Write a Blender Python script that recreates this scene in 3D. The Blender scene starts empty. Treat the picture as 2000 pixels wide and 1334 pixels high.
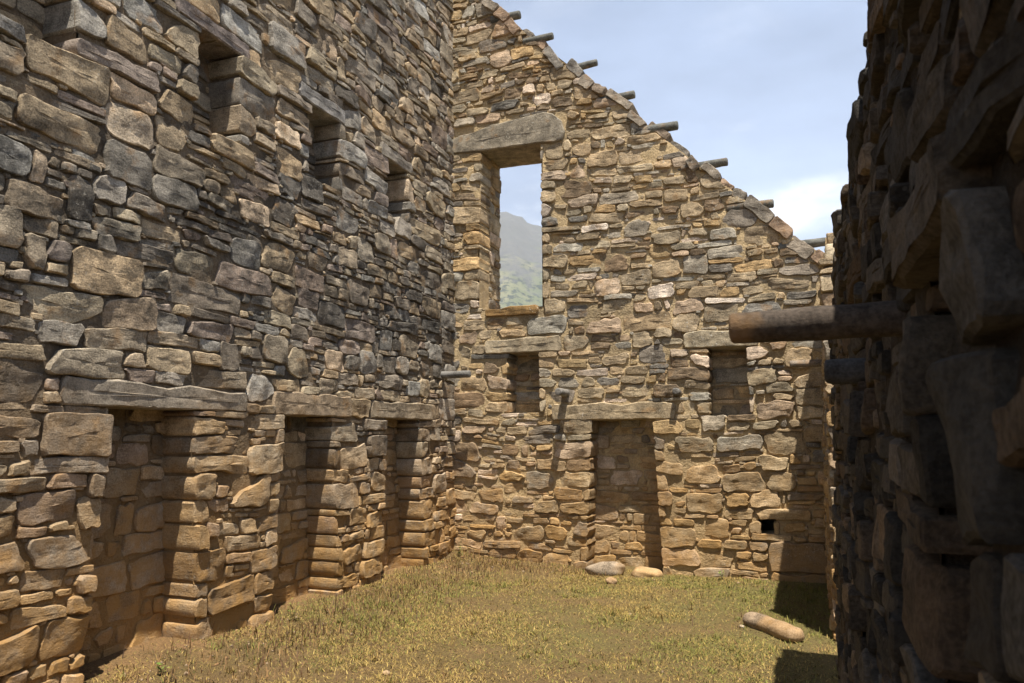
import bpy, math, random
import numpy as np
from mathutils import Vector

SC = bpy.context.scene
COL = SC.collection
# ------------------------------------------------------------------ camera, sky, sun, exposure
EYE = (0.0, 0.0, 1.6)
FPX = 1500.0                               # focal length in photograph pixels (2000 wide)
PITCH, YAW = math.atan(185 / FPX), math.atan(576 / math.hypot(FPX, 185))
cd = bpy.data.cameras.new('camera')
cam = bpy.data.objects.new('camera', cd); COL.objects.link(cam)
cam.location = EYE
cam.rotation_euler = (math.pi / 2 + PITCH, 0, YAW)
cd.sensor_width = 36.0; cd.lens = FPX / 2000 * 36
cd.clip_start = 0.02; cd.clip_end = 20000
cd.dof.use_dof = True; cd.dof.focus_distance = 8.0; cd.dof.aperture_fstop = 10.0
SC.camera = cam

SUN = Vector((0.18, -0.31, 1.0)).normalized()          # towards the sun
SUN_EL = math.asin(SUN.z); SUN_ROT = math.atan2(SUN.x, SUN.y)
world = bpy.data.worlds.new('World'); SC.world = world
world.use_nodes = True
wn, wl = world.node_tree.nodes, world.node_tree.links
wn.clear()
w_out = wn.new('ShaderNodeOutputWorld'); w_bg = wn.new('ShaderNodeBackground')
sky = wn.new('ShaderNodeTexSky'); sky.sky_type = 'NISHITA'; sky.sun_disc = False
sky.sun_elevation = SUN_EL; sky.sun_rotation = SUN_ROT; sky.altitude = 2500; sky.dust_density = 1.2
tc = wn.new('ShaderNodeTexCoord')
mp = wn.new('ShaderNodeMapping'); mp.inputs['Scale'].default_value = (1.0, 1.0, 2.6)
cn = wn.new('ShaderNodeTexNoise'); cn.inputs['Scale'].default_value = 2.2; cn.inputs['Detail'].default_value = 7; cn.inputs['Roughness'].default_value = 0.55
cr = wn.new('ShaderNodeMapRange'); cr.inputs['From Min'].default_value = 0.36; cr.inputs['From Max'].default_value = 0.70
cr.inputs['To Min'].default_value = 0.42; cr.inputs['To Max'].default_value = 1.0
mx = wn.new('ShaderNodeMix'); mx.data_type = 'RGBA'
mx.inputs[7].default_value = (8.6, 10.9, 15.6, 1)        # sunlit cloud veil, in the sky's own units
wl.new(tc.outputs['Generated'], mp.inputs['Vector']); wl.new(mp.outputs[0], cn.inputs['Vector'])
sx = wn.new('ShaderNodeSeparateXYZ'); wl.new(tc.outputs['Generated'], sx.inputs[0])
ve = wn.new('ShaderNodeMapRange'); ve.interpolation_type = 'SMOOTHSTEP'
for k, q in (('From Min', 0.15), ('From Max', 0.85), ('To Min', 1.12), ('To Max', 0.0)): ve.inputs[k].default_value = q
wl.new(sx.outputs[2], ve.inputs['Value'])
vm = wn.new('ShaderNodeMath'); vm.operation = 'MULTIPLY'; vm.use_clamp = True
wl.new(cn.outputs['Fac'], cr.inputs['Value']); wl.new(cr.outputs[0], vm.inputs[0]); wl.new(ve.outputs[0], vm.inputs[1]); wl.new(vm.outputs[0], mx.inputs[0])
wl.new(sky.outputs[0], mx.inputs[6])
mp2 = wn.new('ShaderNodeMapping'); mp2.inputs['Scale'].default_value = (1.0, 1.0, 2.2); mp2.inputs['Location'].default_value = (0.35, 0.2, 0.1)
c2 = wn.new('ShaderNodeTexNoise'); c2.inputs['Scale'].default_value = 3.4; c2.inputs['Detail'].default_value = 9; c2.inputs['Roughness'].default_value = 0.58
r2 = wn.new('ShaderNodeMapRange'); r2.interpolation_type = 'SMOOTHSTEP'; e2 = wn.new('ShaderNodeMapRange'); e2.interpolation_type = 'SMOOTHSTEP'
for k, q in (('From Min', 0.48), ('From Max', 0.66), ('To Min', 0.0), ('To Max', 1.0)): r2.inputs[k].default_value = q
for k, q in (('From Min', 0.22), ('From Max', 0.50), ('To Min', 1.0), ('To Max', 0.12)): e2.inputs[k].default_value = q
m2 = wn.new('ShaderNodeMath'); m2.operation = 'MULTIPLY'
x2 = wn.new('ShaderNodeMix'); x2.data_type = 'RGBA'; x2.inputs[7].default_value = (16.5, 17.0, 18.0, 1)   # bright low cumulus
wl.new(tc.outputs['Generated'], mp2.inputs['Vector']); wl.new(mp2.outputs[0], c2.inputs['Vector']); wl.new(c2.outputs['Fac'], r2.inputs['Value'])
wl.new(sx.outputs[2], e2.inputs['Value']); wl.new(r2.outputs[0], m2.inputs[0]); wl.new(e2.outputs[0], m2.inputs[1])
wl.new(m2.outputs[0], x2.inputs[0]); wl.new(mx.outputs[2], x2.inputs[6]); wl.new(x2.outputs[2], w_bg.inputs['Color'])
w_bg.inputs['Strength'].default_value = 0.047
wl.new(w_bg.outputs[0], w_out.inputs['Surface'])

sd = bpy.data.lights.new('sun', 'SUN'); sd.energy = 5.0; sd.angle = math.radians(0.53); sd.color = (1.0, 0.91, 0.78)
so = bpy.data.objects.new('sun', sd); COL.objects.link(so)
so.rotation_euler = SUN.to_track_quat('Z', 'Y').to_euler(); so.location = (2, -3, 12)
SC.view_settings.view_transform = 'Standard'; SC.view_settings.look = 'None'
SC.view_settings.exposure = 1.12; SC.view_settings.gamma = 1.0; SC.view_settings.use_curve_mapping = False

# ------------------------------------------------------------------ helpers
rng = random.Random(7)
NR = np.random.RandomState(11)
LAT = NR.rand(64, 64)

def vnoise(x, y):
    """Smooth value noise in -1..1 on numpy arrays."""
    x = np.asarray(x, float); y = np.asarray(y, float)
    xi = np.floor(x).astype(int); yi = np.floor(y).astype(int)
    fx = x - xi; fy = y - yi
    fx = fx * fx * (3 - 2 * fx); fy = fy * fy * (3 - 2 * fy)
    a = LAT[xi % 64, yi % 64]; b = LAT[(xi + 1) % 64, yi % 64]
    c = LAT[xi % 64, (yi + 1) % 64]; d = LAT[(xi + 1) % 64, (yi + 1) % 64]
    return (a + (b - a) * fx + (c - a) * fy + (a - b - c + d) * fx * fy) * 2 - 1

def fbm(x, y, o=4):
    s = 0; a = 0.5
    x = np.asarray(x, float); y = np.asarray(y, float)
    for i in range(o):
        s = s + a * vnoise(x + 17.3 * i, y + 5.1 * i); x = x * 2.03; y = y * 2.03; a *= 0.5
    return s

def nodes_of(name):
    m = bpy.data.materials.new(name); m.use_nodes = True
    n, l = m.node_tree.nodes, m.node_tree.links
    n.clear()
    out = n.new('ShaderNodeOutputMaterial'); b = n.new('ShaderNodeBsdfPrincipled')
    b.inputs['Roughness'].default_value = 0.92; b.inputs['Specular IOR Level'].default_value = 0.25
    l.new(b.outputs[0], out.inputs[0])
    return m, n, l, b

def link_in(l, sock, v):
    if isinstance(v, (int, float, tuple)):
        sock.default_value = v
    else:
        l.new(v, sock)

def mth(n, l, op, a, b=None, c=None, clamp=False):
    x = n.new('ShaderNodeMath'); x.operation = op; x.use_clamp = clamp
    for i, v in enumerate((a, b, c)):
        if v is not None: link_in(l, x.inputs[i], v)
    return x.outputs[0]

def vmth(n, l, op, a, b):
    x = n.new('ShaderNodeVectorMath'); x.operation = op
    link_in(l, x.inputs[0], a); link_in(l, x.inputs[1], b)
    return x.outputs[0]

def noi(n, l, vec, scale, detail=4, rough=0.55, dist=0.0):
    x = n.new('ShaderNodeTexNoise'); l.new(vec, x.inputs['Vector'])
    x.inputs['Scale'].default_value = scale; x.inputs['Detail'].default_value = detail
    x.inputs['Roughness'].default_value = rough; x.inputs['Distortion'].default_value = dist
    return x.outputs['Fac']

def rngmap(n, l, v, a, b, c=0.0, d=1.0, smooth=True):
    x = n.new('ShaderNodeMapRange'); x.interpolation_type = 'SMOOTHSTEP' if smooth else 'LINEAR'
    l.new(v, x.inputs['Value'])
    for k, q in zip(('From Min', 'From Max', 'To Min', 'To Max'), (a, b, c, d)): link_in(l, x.inputs[k], q)
    return x.outputs[0]

def mixc(n, l, f, a, b, mode='MIX'):
    x = n.new('ShaderNodeMix'); x.data_type = 'RGBA'; x.blend_type = mode
    link_in(l, x.inputs[0], f)
    link_in(l, x.inputs[6], a if not (isinstance(a, tuple) and len(a) == 3) else a + (1,))
    link_in(l, x.inputs[7], b if not (isinstance(b, tuple) and len(b) == 3) else b + (1,))
    return x.outputs[2]

def stone_material(name, soot_band=None, soot=0.25, dust_top=1.7, dust=0.65, lichen=0.5, rustf=0.55, bed=4.5):
    """Weathered schist: per-stone colour attribute, bedding layers, lichen, black crust, ochre soil splash near the ground."""
    m, n, l, b = nodes_of(name)
    at = n.new('ShaderNodeAttribute'); at.attribute_name = 'tint'
    geo = n.new('ShaderNodeNewGeometry'); P = geo.outputs['Position']
    sh = n.new('ShaderNodeCombineXYZ')
    for i, k in enumerate((31.0, 17.0, 53.0)): l.new(mth(n, l, 'MULTIPLY', at.outputs['Alpha'], k), sh.inputs[i])
    Q = vmth(n, l, 'ADD', P, sh.outputs[0])
    S = vmth(n, l, 'MULTIPLY', Q, (1.0, 1.0, bed))
    mott = noi(n, l, Q, 7, 5, 0.6)
    layer = noi(n, l, S, 9, 5, 0.65, 0.4)
    grain = noi(n, l, Q, 85, 3, 0.6)
    v = mth(n, l, 'ADD', rngmap(n, l, mott, 0.3, 0.7, 0.62, 1.28), rngmap(n, l, layer, 0.3, 0.7, -0.13, 0.12))
    v = mth(n, l, 'ADD', v, rngmap(n, l, grain, 0.3, 0.7, -0.30, 0.30))
    vc = n.new('ShaderNodeCombineXYZ')
    for i in range(3): l.new(v, vc.inputs[i])
    c = vmth(n, l, 'MULTIPLY', at.outputs['Color'], vc.outputs[0])
    # rusty iron staining on some stones
    rust = rngmap(n, l, noi(n, l, Q, 4.2, 4, 0.6), 0.56, 0.72, 0, rustf)
    c = mixc(n, l, rust, c, (0.30, 0.17, 0.065))
    # pale lichen rosettes
    li = mth(n, l, 'MULTIPLY', rngmap(n, l, noi(n, l, Q, 38, 3, 0.6), 0.60, 0.68), rngmap(n, l, noi(n, l, P, 2.1, 3), 0.45, 0.65, 0, lichen))
    c = mixc(n, l, li, c, (0.50, 0.48, 0.42))
    # black crust of algae
    big = noi(n, l, P, 1.7, 5, 0.62)
    sepz = n.new('ShaderNodeSeparateXYZ'); l.new(P, sepz.inputs[0]); z = sepz.outputs[2]
    bk = rngmap(n, l, noi(n, l, Q, 9, 5, 0.68), 0.37, 0.58)
    am = rngmap(n, l, big, 0.52, 0.72, 0, soot)
    if soot_band:
        zz = mth(n, l, 'ADD', z, rngmap(n, l, noi(n, l, P, 0.9, 4), 0.2, 0.8, -0.55, 0.55))
        zm = (soot_band[0] + soot_band[1]) / 2
        band = mth(n, l, 'MULTIPLY', rngmap(n, l, zz, soot_band[0], zm), rngmap(n, l, zz, zm, soot_band[1], 1, 0))
        am = mth(n, l, 'ADD', am, mth(n, l, 'MULTIPLY', band, 0.72), clamp=True)
    c = mixc(n, l, mth(n, l, 'MULTIPLY', bk, am), c, (0.028, 0.027, 0.025))
    # ochre earth splashed and rubbed on the lower courses
    dz = mth(n, l, 'ADD', z, rngmap(n, l, noi(n, l, P, 1.3, 4), 0.2, 0.8, -0.7, 0.7))
    du = mth(n, l, 'MULTIPLY', rngmap(n, l, dz, 0.0, dust_top, dust, 0.0), rngmap(n, l, noi(n, l, Q, 9, 4, 0.6), 0.3, 0.6, 0.45, 1.0))
    c = mixc(n, l, du, c, (0.44, 0.25, 0.08))
    l.new(c, b.inputs['Base Color'])
    h = mth(n, l, 'ADD', mth(n, l, 'MULTIPLY', layer, 0.55), mth(n, l, 'MULTIPLY', grain, 0.25))
    h = mth(n, l, 'ADD', h, mth(n, l, 'MULTIPLY', noi(n, l, Q, 15, 8, 0.78), 1.3))
    bp = n.new('ShaderNodeBump'); bp.inputs['Strength'].default_value = 0.75; bp.inputs['Distance'].default_value = 0.022
    l.new(h, bp.inputs['Height']); l.new(bp.outputs[0], b.inputs['Normal'])
    return m

def mortar_material(name, c1, c2, dust=0.5, dark=0.0):
    m, n, l, b = nodes_of(name)
    geo = n.new('ShaderNodeNewGeometry'); P = geo.outputs['Position']
    a = noi(n, l, P, 3.0, 6, 0.65); g = noi(n, l, P, 48, 4, 0.7); k = noi(n, l, P, 17, 4, 0.6)
    c = mixc(n, l, rngmap(n, l, a, 0.35, 0.65), c1, c2)
    c = mixc(n, l, rngmap(n, l, g, 0.35, 0.7, 0.0, 0.55), c, (c1[0] * 0.45, c1[1] * 0.42, c1[2] * 0.4))
    c = mixc(n, l, rngmap(n, l, k, 0.62, 0.7, 0, 0.5), c, (0.42, 0.36, 0.27))
    if dark:
        c = mixc(n, l, rngmap(n, l, noi(n, l, P, 1.5, 5, 0.6), 0.42, 0.66, 0, dark), c, (0.045, 0.038, 0.03))
    sepz = n.new('ShaderNodeSeparateXYZ'); l.new(P, sepz.inputs[0])
    c = mixc(n, l, rngmap(n, l, sepz.outputs[2], 0.0, 2.2, dust, 0.0), c, (0.42, 0.25, 0.09))
    l.new(c, b.inputs['Base Color'])
    bp = n.new('ShaderNodeBump'); bp.inputs['Strength'].default_value = 0.9; bp.inputs['Distance'].default_value = 0.03
    l.new(mth(n, l, 'ADD', g, mth(n, l, 'MULTIPLY', k, 1.2)), bp.inputs['Height']); l.new(bp.outputs[0], b.inputs['Normal'])
    return m

M_LEFT = stone_material('weathered_grey_schist', soot_band=(2.35, 3.9), soot=0.26, dust_top=2.5, dust=0.8, lichen=0.55)
M_BACK = stone_material('warm_brown_schist', soot=0.28, dust_top=2.2, dust=0.6, lichen=0.7)
M_RIGHT = stone_material('shade_darkened_schist', soot=0.6, dust_top=0.5, dust=0.12, lichen=0.12, rustf=0.06)  # near wall: its shade is put into the colour, dust and rust cut
M_LINT_L = stone_material('dressed_lintel_stone', soot_band=(2.35, 3.9), soot=0.4, dust_top=2.3, dust=0.5, lichen=0.6, bed=1.5)
M_LINT_B = stone_material('brown_lintel_stone', soot=0.35, dust_top=2.2, dust=0.45, lichen=0.9, bed=1.6)
for m_ in (M_LINT_L, M_LINT_B):
    for nd in m_.node_tree.nodes:
        if nd.type == 'BUMP': nd.inputs['Strength'].default_value = 0.5
M_MORT_L = mortar_material('grey_clay_mortar', (0.23, 0.175, 0.115), (0.17, 0.14, 0.105), 0.75, 0.7)
M_MORT_B = mortar_material('ochre_clay_mortar', (0.62, 0.48, 0.28), (0.50, 0.395, 0.24), 0.35, 0.45)
for nd in M_RIGHT.node_tree.nodes:
    if nd.type == 'BUMP': nd.inputs['Distance'].default_value = 0.035
M_MORT_R = mortar_material('shade_darkened_clay_mortar', (0.034, 0.027, 0.02), (0.024, 0.02, 0.016), 0.08, 0.6)  # near wall's shade darkened into the mortar colour; also lines the drain hole

PAL_L = [((.325, .272, .200), 5), ((.240, .210, .170), 4), ((.350, .285, .195), 3), ((.265, .212, .172), 2), ((.310, .288, .250), 3), ((.400, .310, .200), 1.5), ((.52, .41, .29), .9), ((.135, .122, .104), 2.4)]
PAL_B = [((.410, .320, .205), 5), ((.340, .278, .190), 4), ((.430, .310, .165), 2.5), ((.240, .175, .112), 2.4), ((.360, .325, .262), 3), ((.470, .365, .262), 2), ((.210, .188, .158), 2.4), ((.60, .50, .40), .8)]
PAL_R = [((.085, .072, .057), 4), ((.046, .042, .036), 4), ((.105, .078, .054), 2), ((.115, .104, .090), 3), ((.19, .145, .10), 1.4)]  # near wall stones, albedo lowered to carry the wall's shade

def pick(pal, r):
    t = r.random() * sum(w for _, w in pal)
    for c, w in pal:
        t -= w
        if t <= 0: break
    k = r.uniform(0.76, 1.2); j = r.uniform(-0.05, 0.05)
    return (c[0] * k * (1 + j), c[1] * k, c[2] * k * (1 - j), r.random())

def mesh_object(name, verts, faces, mat, parent=None, tints=None, loc=(0, 0, 0), sharp=None, smooth=True):
    me = bpy.data.meshes.new(name)
    me.from_pydata(verts, [], faces)
    if tints is not None:
        a = me.color_attributes.new('tint', 'FLOAT_COLOR', 'POINT')
        a.data.foreach_set('color', np.asarray(tints, dtype=np.float32).ravel())
    if smooth:
        me.polygons.foreach_set('use_smooth', [True] * len(me.polygons))
        if sharp: me.set_sharp_from_angle(angle=math.radians(sharp))
    me.materials.append(mat)
    o = bpy.data.objects.new(name, me); COL.objects.link(o)
    if parent is not None: o.parent = parent
    o.location = loc
    return o

def thing(name, label, cat, loc=(0, 0, 0), group=None):
    o = bpy.data.objects.new(name, None); COL.objects.link(o)
    o.location = loc; o['label'] = label; o['category'] = cat; o['kind'] = 'thing'
    if group: o['group'] = group
    return o

# camera projection, only to rank which stones show largest
_sy, _cy, _sp, _cp = math.sin(YAW), math.cos(YAW), math.sin(PITCH), math.cos(PITCH)
FWD = Vector((-_sy * _cp, _cy * _cp, _sp)); RGT = Vector((_cy, _sy, 0)); UPV = RGT.cross(FWD)
def project(p):
    d = Vector(p) - Vector(EYE); w = d.dot(FWD)
    if w < 0.05: return None
    return 1000 + FPX * d.dot(RGT) / w, 667 - FPX * d.dot(UPV) / w

# ------------------------------------------------------------------ masonry
DU = 0.02
FINE, RUG = 0.17, 0.08
class Frame:
    """u along the wall, v up, n out of the wall; xyz() maps to the world."""
    def __init__(s, f, flip=False): s.f, s.flip = f, flip
    def xyz(s, u, v, n): return s.f(u, v, n)

def pack(r, u0, u1, z0, top, obs, size):
    """Lay stones one by one on the lowest bed, as a mason would. obs = (ua, ub, za, zb, kind)."""
    N = int(round((u1 - u0) / DU))
    uc = u0 + (np.arange(N) + 0.5) * DU
    sk = np.full(N, z0, float)
    tp = np.array([top(x) for x in uc])
    oc = [(max(0, int(round((a - u0) / DU))), min(N, int(round((b - u0) / DU))), za, zb) for a, b, za, zb, *_ in obs]
    oc = [o for o in oc if o[1] > o[0]]
    oc.sort(key=lambda o: o[2])
    def lift():
        for a, b, za, zb in oc:
            seg = sk[a:b]; seg[(seg > za - 0.022) & (seg < zb)] = zb
    out = []
    top_id = np.arange(N) // 1000 - 5
    lift()
    while True:
        act = np.where(sk < tp, sk, 1e9)
        i = int(act.argmin()); m = act[i]
        if m > 1e8: break
        l = i; rr = i + 1
        while l > 0 and abs(sk[l - 1] - m) < 0.024 and sk[l - 1] < tp[l - 1]: l -= 1
        while rr < N and abs(sk[rr] - m) < 0.024 and sk[rr] < tp[rr]: rr += 1
        W = (rr - l) * DU
        hl = sk[l - 1] if l > 0 else m + 9; hr = sk[rr] if rr < N else m + 9
        lo = min(hl, hr) - m
        if W < 0.085:
            w = W; h = lo
            if h > 0.22: h = r.uniform(0.08, 0.2)
        elif W < 0.34 and lo < 0.26 and r.random() < 0.85:
            # close the gap level with the lower neighbour, so the next stone can bridge the joint
            h = lo
            if h > 0.15 and r.random() < 0.5: h *= r.uniform(0.35, 0.65)
            w = W if W < 0.22 or max(hl, hr) - m > 0.4 or r.random() < 0.5 else W * r.uniform(0.4, 0.6)
        else:
            t = r.random()
            if t < size['slab']: h = r.uniform(0.035, 0.075); w = h * r.uniform(3.0, 7.0)
            elif t < size['slab'] + size['big']: h = r.uniform(1.35, 1.9) * size['h']; w = h * r.uniform(1.2, 2.2)
            elif t < size['slab'] + size['big'] + size['small']: h = r.uniform(0.45, 0.75) * size['h']; w = h * r.uniform(0.9, 2.2)
            else: h = size['h'] * math.exp(r.gauss(0, 0.24)); w = h * r.uniform(1.4, 3.4)
            mg = 0.17 if max(hl, hr) - m > 0.4 else 0.075
            if w > W - mg:
                w = W if W < 1.5 * w or W < 0.42 else W * r.uniform(0.42, 0.6)
            for q in (hl, hr):
                if q < m + 8 and abs(q - (m + h)) < 0.055 and q - m > 0.03 and r.random() < 0.85: h = q - m; break
        k = max(1, int(round(w / DU)))
        k = min(k, rr - l)
        a = l if (hl >= hr) == (r.random() < 0.8) else rr - k
        if rr - l - k < 3 and rr - l != k: k = rr - l; a = l
        if k < rr - l:                                   # break the joint: move the free edge off the joint below
            for tr in range(6):
                e = a + k if a == l else a
                if 2 < e < N - 3 and len(set(top_id[e - 2:e + 3].tolist())) > 1:
                    k2 = k + r.choice((-3, -2, 3, 4, 5))
                    if 3 <= k2 <= rr - l - 3:
                        a = a if a == l else rr - k2; k = k2
                else: break
        cap = min([za for oa, ob, za, zb in oc if oa < a + k and ob > a and za > m + 0.001] + [1e9])
        if m + h > cap - 0.05:
            h = cap - m
            if h > 0.34: h *= r.uniform(0.4, 0.6)
        if h >= 0.022 and k * DU >= 0.04: out.append((u0 + a * DU, m, k * DU, h))
        sk[a:a + k] = m + max(h, 0.012); top_id[a:a + k] = len(out)
        lift()
    return out

def clip_below(pts, a, b):
    """Keep the part of an outline under the line v = a + b u."""
    out = []
    for i, p in enumerate(pts):
        q = pts[(i + 1) % len(pts)]
        dp, dq = p[1] - a - b * p[0], q[1] - a - b * q[0]
        if dp <= 0: out.append(p)
        if dp * dq < 0:
            t = dp / (dp - dq); out.append((p[0] + (q[0] - p[0]) * t, p[1] + (q[1] - p[1]) * t))
    if len(out) < 5: return None
    if max(p[0] for p in out) - min(p[0] for p in out) < .04 or max(p[1] for p in out) - min(p[1] for p in out) < .03: return None
    return out

def outline_rect(r, u, v, w, h, open_sides=(), gap=0.006, rough=1.0):
    """Irregular rounded outline of a stone in its slot, anticlockwise."""
    s = min(w, h)
    g = gap * r.uniform(0.5, 1.6)
    L, R, B, T = u + g, u + w - g, v + g, v + h - g
    big = r.random() < 0.16 * rough
    bk = r.randrange(4)
    c = []
    for i in range(4):
        cx = s * r.uniform(0.07, 0.24) * rough; cy = s * r.uniform(0.07, 0.24) * rough
        if big and i == bk: cx = min(w * 0.45, s * r.uniform(0.4, 0.9)); cy = min(h * 0.6, s * r.uniform(0.3, 0.55))
        c.append([min(cx, w * 0.45), min(cy, h * 0.45)])
    for sd, ix in (('l', (0, 3)), ('r', (1, 2)), ('b', (0, 1)), ('t', (2, 3))):
        if sd in open_sides:
            for i in ix: c[i][0] = min(c[i][0], 0.02); c[i][1] = min(c[i][1], 0.02)
    def j(a): return r.uniform(-a, a)
    ja = min(0.013, s * 0.075) * rough
    # slopes of the bed and head joints
    tl, tr_ = j(s * .07 * rough), j(s * .07 * rough); bl, br = j(s * .05 * rough), j(s * .05 * rough)
    if 't' not in open_sides and r.random() < 0.4 * rough:
        if r.random() < .5: tl -= h * r.uniform(.05, .24)
        else: tr_ -= h * r.uniform(.05, .24)
    xl, xr = [0, 0], [0, 0]
    if 'l' not in open_sides and r.random() < 0.45 * rough: xl[r.randrange(2)] = min(h, w) * r.uniform(.05, .3)
    if 'r' not in open_sides and r.random() < 0.45 * rough: xr[r.randrange(2)] = -min(h, w) * r.uniform(.05, .3)
    P = []
    def edge(p, q):
        d = math.hypot(q[0] - p[0], q[1] - p[1]); k = 1 if d < 0.1 else (2 if d < 0.26 else 3)
        for t in range(1, k + 1):
            f = t / (k + 1)
            P.append((p[0] + (q[0] - p[0]) * f + j(ja), p[1] + (q[1] - p[1]) * f + j(ja)))
    k0 = [(L + xl[0], B + bl + c[0][1]), (L + xl[0] + c[0][0], B + bl), (R + xr[0] - c[1][0], B + br), (R + xr[0], B + br + c[1][1]),
          (R + xr[1], T + tr_ - c[2][1]), (R + xr[1] - c[2][0], T + tr_), (L + xl[1] + c[3][0], T + tl), (L + xl[1], T + tl - c[3][1])]
    for i in range(0, 8, 2):
        p, q = k0[i], k0[i + 1]
        P.append(p)
        mxp = ((p[0] + q[0]) / 2, (p[1] + q[1]) / 2)
        cx_ = (min(p[0], q[0]) if i in (0, 6) else max(p[0], q[0])); cy_ = (min(p[1], q[1]) if i in (0, 2) else max(p[1], q[1]))
        f_ = r.uniform(0.05, 0.45)
        P.append((mxp[0] * (1 - f_) + cx_ * f_, mxp[1] * (1 - f_) + cy_ * f_))
        P.append(q)
        edge(q, k0[(i + 2) % 8])
    return P

def stone_geo(r, frame, pts, front, depth, bevel=0.010, lump=0.012, tilt=0.06, facets=2):
    """Side skirt, worn arris, two face rings and a centre; facets from random heights."""
    cu = sum(p[0] for p in pts) / len(pts); cv = sum(p[1] for p in pts) / len(pts)
    n = len(pts)
    ext = max(max(p[0] for p in pts) - min(p[0] for p in pts), 0.05); exv = max(max(p[1] for p in pts) - min(p[1] for p in pts), 0.03)
    s = min(ext, exv)
    bv = min(bevel, s * 0.2)
    ta, tb = r.uniform(-tilt, tilt), r.uniform(-tilt, tilt)
    ra, rb = r.random() * 6.3, r.random() * 6.3
    ou, ov = r.random() * 40, r.random() * 40
    lm = min(lump * RUG / 0.08, s * RUG)
    fine = max(ext, exv) > FINE
    if fine:                                   # split the outline so the arris can wander
        q = []
        for i, p in enumerate(pts):
            p2 = pts[(i + 1) % n]; d = math.hypot(p2[0] - p[0], p2[1] - p[1]); k = max(1, int(round(d / 0.045)))
            for t in range(k): q.append((p[0] + (p2[0] - p[0]) * t / k, p[1] + (p2[1] - p[1]) * t / k))
        pts = q; n = len(pts)
    A = np.array(pts, float); hx = max(0.0, (ext - s) / 2); hy = max(0.0, (exv - s) / 2)
    D = np.column_stack([np.clip(A[:, 0], cu - hx, cu + hx), np.clip(A[:, 1], cv - hy, cv + hy)]) - A; dl = np.maximum(np.hypot(D[:, 0], D[:, 1]), 1e-6)[:, None]
    if fine:
        jit = 0.0035 * fbm(A[:, 0] * 30 + ou, A[:, 1] * 30 + ov, 2)[:, None]
        A = A + D / dl * jit
        chipd = np.clip(vnoise(A[:, 0] * 13 + ov, A[:, 1] * 13 + ou) - 0.25, 0, 1) * 0.016
        fr_ = [(None, 0.0), ('in', 0.0), (0.16, 1.0), (0.34, 1.0), (0.58, 1.0), (0.86, 1.0)]
    else:
        chipd = 0 * A[:, 0]
        fr_ = [(None, 0.0), ('in', 0.0), (0.6, 1.0)]
    edge_n = 1 if not fine else 0.55
    def fzn(Q): return front + ta * (Q[:, 0] - cu) + tb * (Q[:, 1] - cv)
    cuts = []
    for k in range(facets):
        g_ = r.random() * 6.283; sl = r.uniform(0.05, 0.28); cuts.append((math.cos(g_) * sl, math.sin(g_) * sl, sl * s * r.uniform(0.2, 0.5)))
    def relief(Q):
        x = lm * vnoise(Q[:, 0] * 5 + ou, Q[:, 1] * 8 + ov)
        if fine: x = x + lm * (0.9 * fbm(Q[:, 0] * 14 + ov, Q[:, 1] * 24 + ou, 3) - 0.5 * np.abs(vnoise(Q[:, 0] * 9 + ou, Q[:, 1] * 6 + ov)))
        for ca, cb, cc in cuts: x = x + np.minimum(0, np.maximum(cc - ca * (Q[:, 0] - cu) - cb * (Q[:, 1] - cv), -0.013))
        return x
    rings = [np.column_stack([A, np.full(n, -depth)])]
    if depth > 0.25:                            # long jamb faces get their own unevenness
        for t in (0.75, 0.5, 0.25):
            o_ = 0.008 * fbm(A[:, 0] * 9 + ou + t * 13, A[:, 1] * 17 + ov, 3)[:, None]
            rings.append(np.column_stack([A - D / dl * o_, np.full(n, -depth * t + front * (1 - t))]))
    for kd, am in fr_:
        if kd is None:
            Q = A; z_ = fzn(Q) + relief(Q) * 0.9 - bv * NR.uniform(0.7, 1.9, n) * edge_n - chipd
        elif kd == 'in':
            st = np.minimum(bv * NR.uniform(.8, 1.5, n)[:, None] * edge_n + chipd[:, None] * .5, dl * 0.3); Q = A + D / dl * st; z_ = fzn(Q) + relief(Q)
        else:
            Q = A + D * kd; z_ = fzn(Q) + relief(Q) * am
        rings.append(np.column_stack([Q, z_]))
    cz = float((np.array([front]) + relief(np.array([[cu, cv]])))[0])
    V = [tuple(x) for x in np.concatenate(rings).tolist()] + [(cu, cv, cz)]
    F = []
    for k in range(len(rings) - 1):
        for i in range(n):
            a, b = k * n + i, k * n + (i + 1) % n
            F.append((a, b, b + n, a + n))
    c = len(V) - 1; o = (len(rings) - 1) * n
    for i in range(n): F.append((o + i, o + (i + 1) % n, c))
    W = [frame.xyz(*p) for p in V]
    if frame.flip: F = [tuple(reversed(f)) for f in F]
    return W, F

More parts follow.
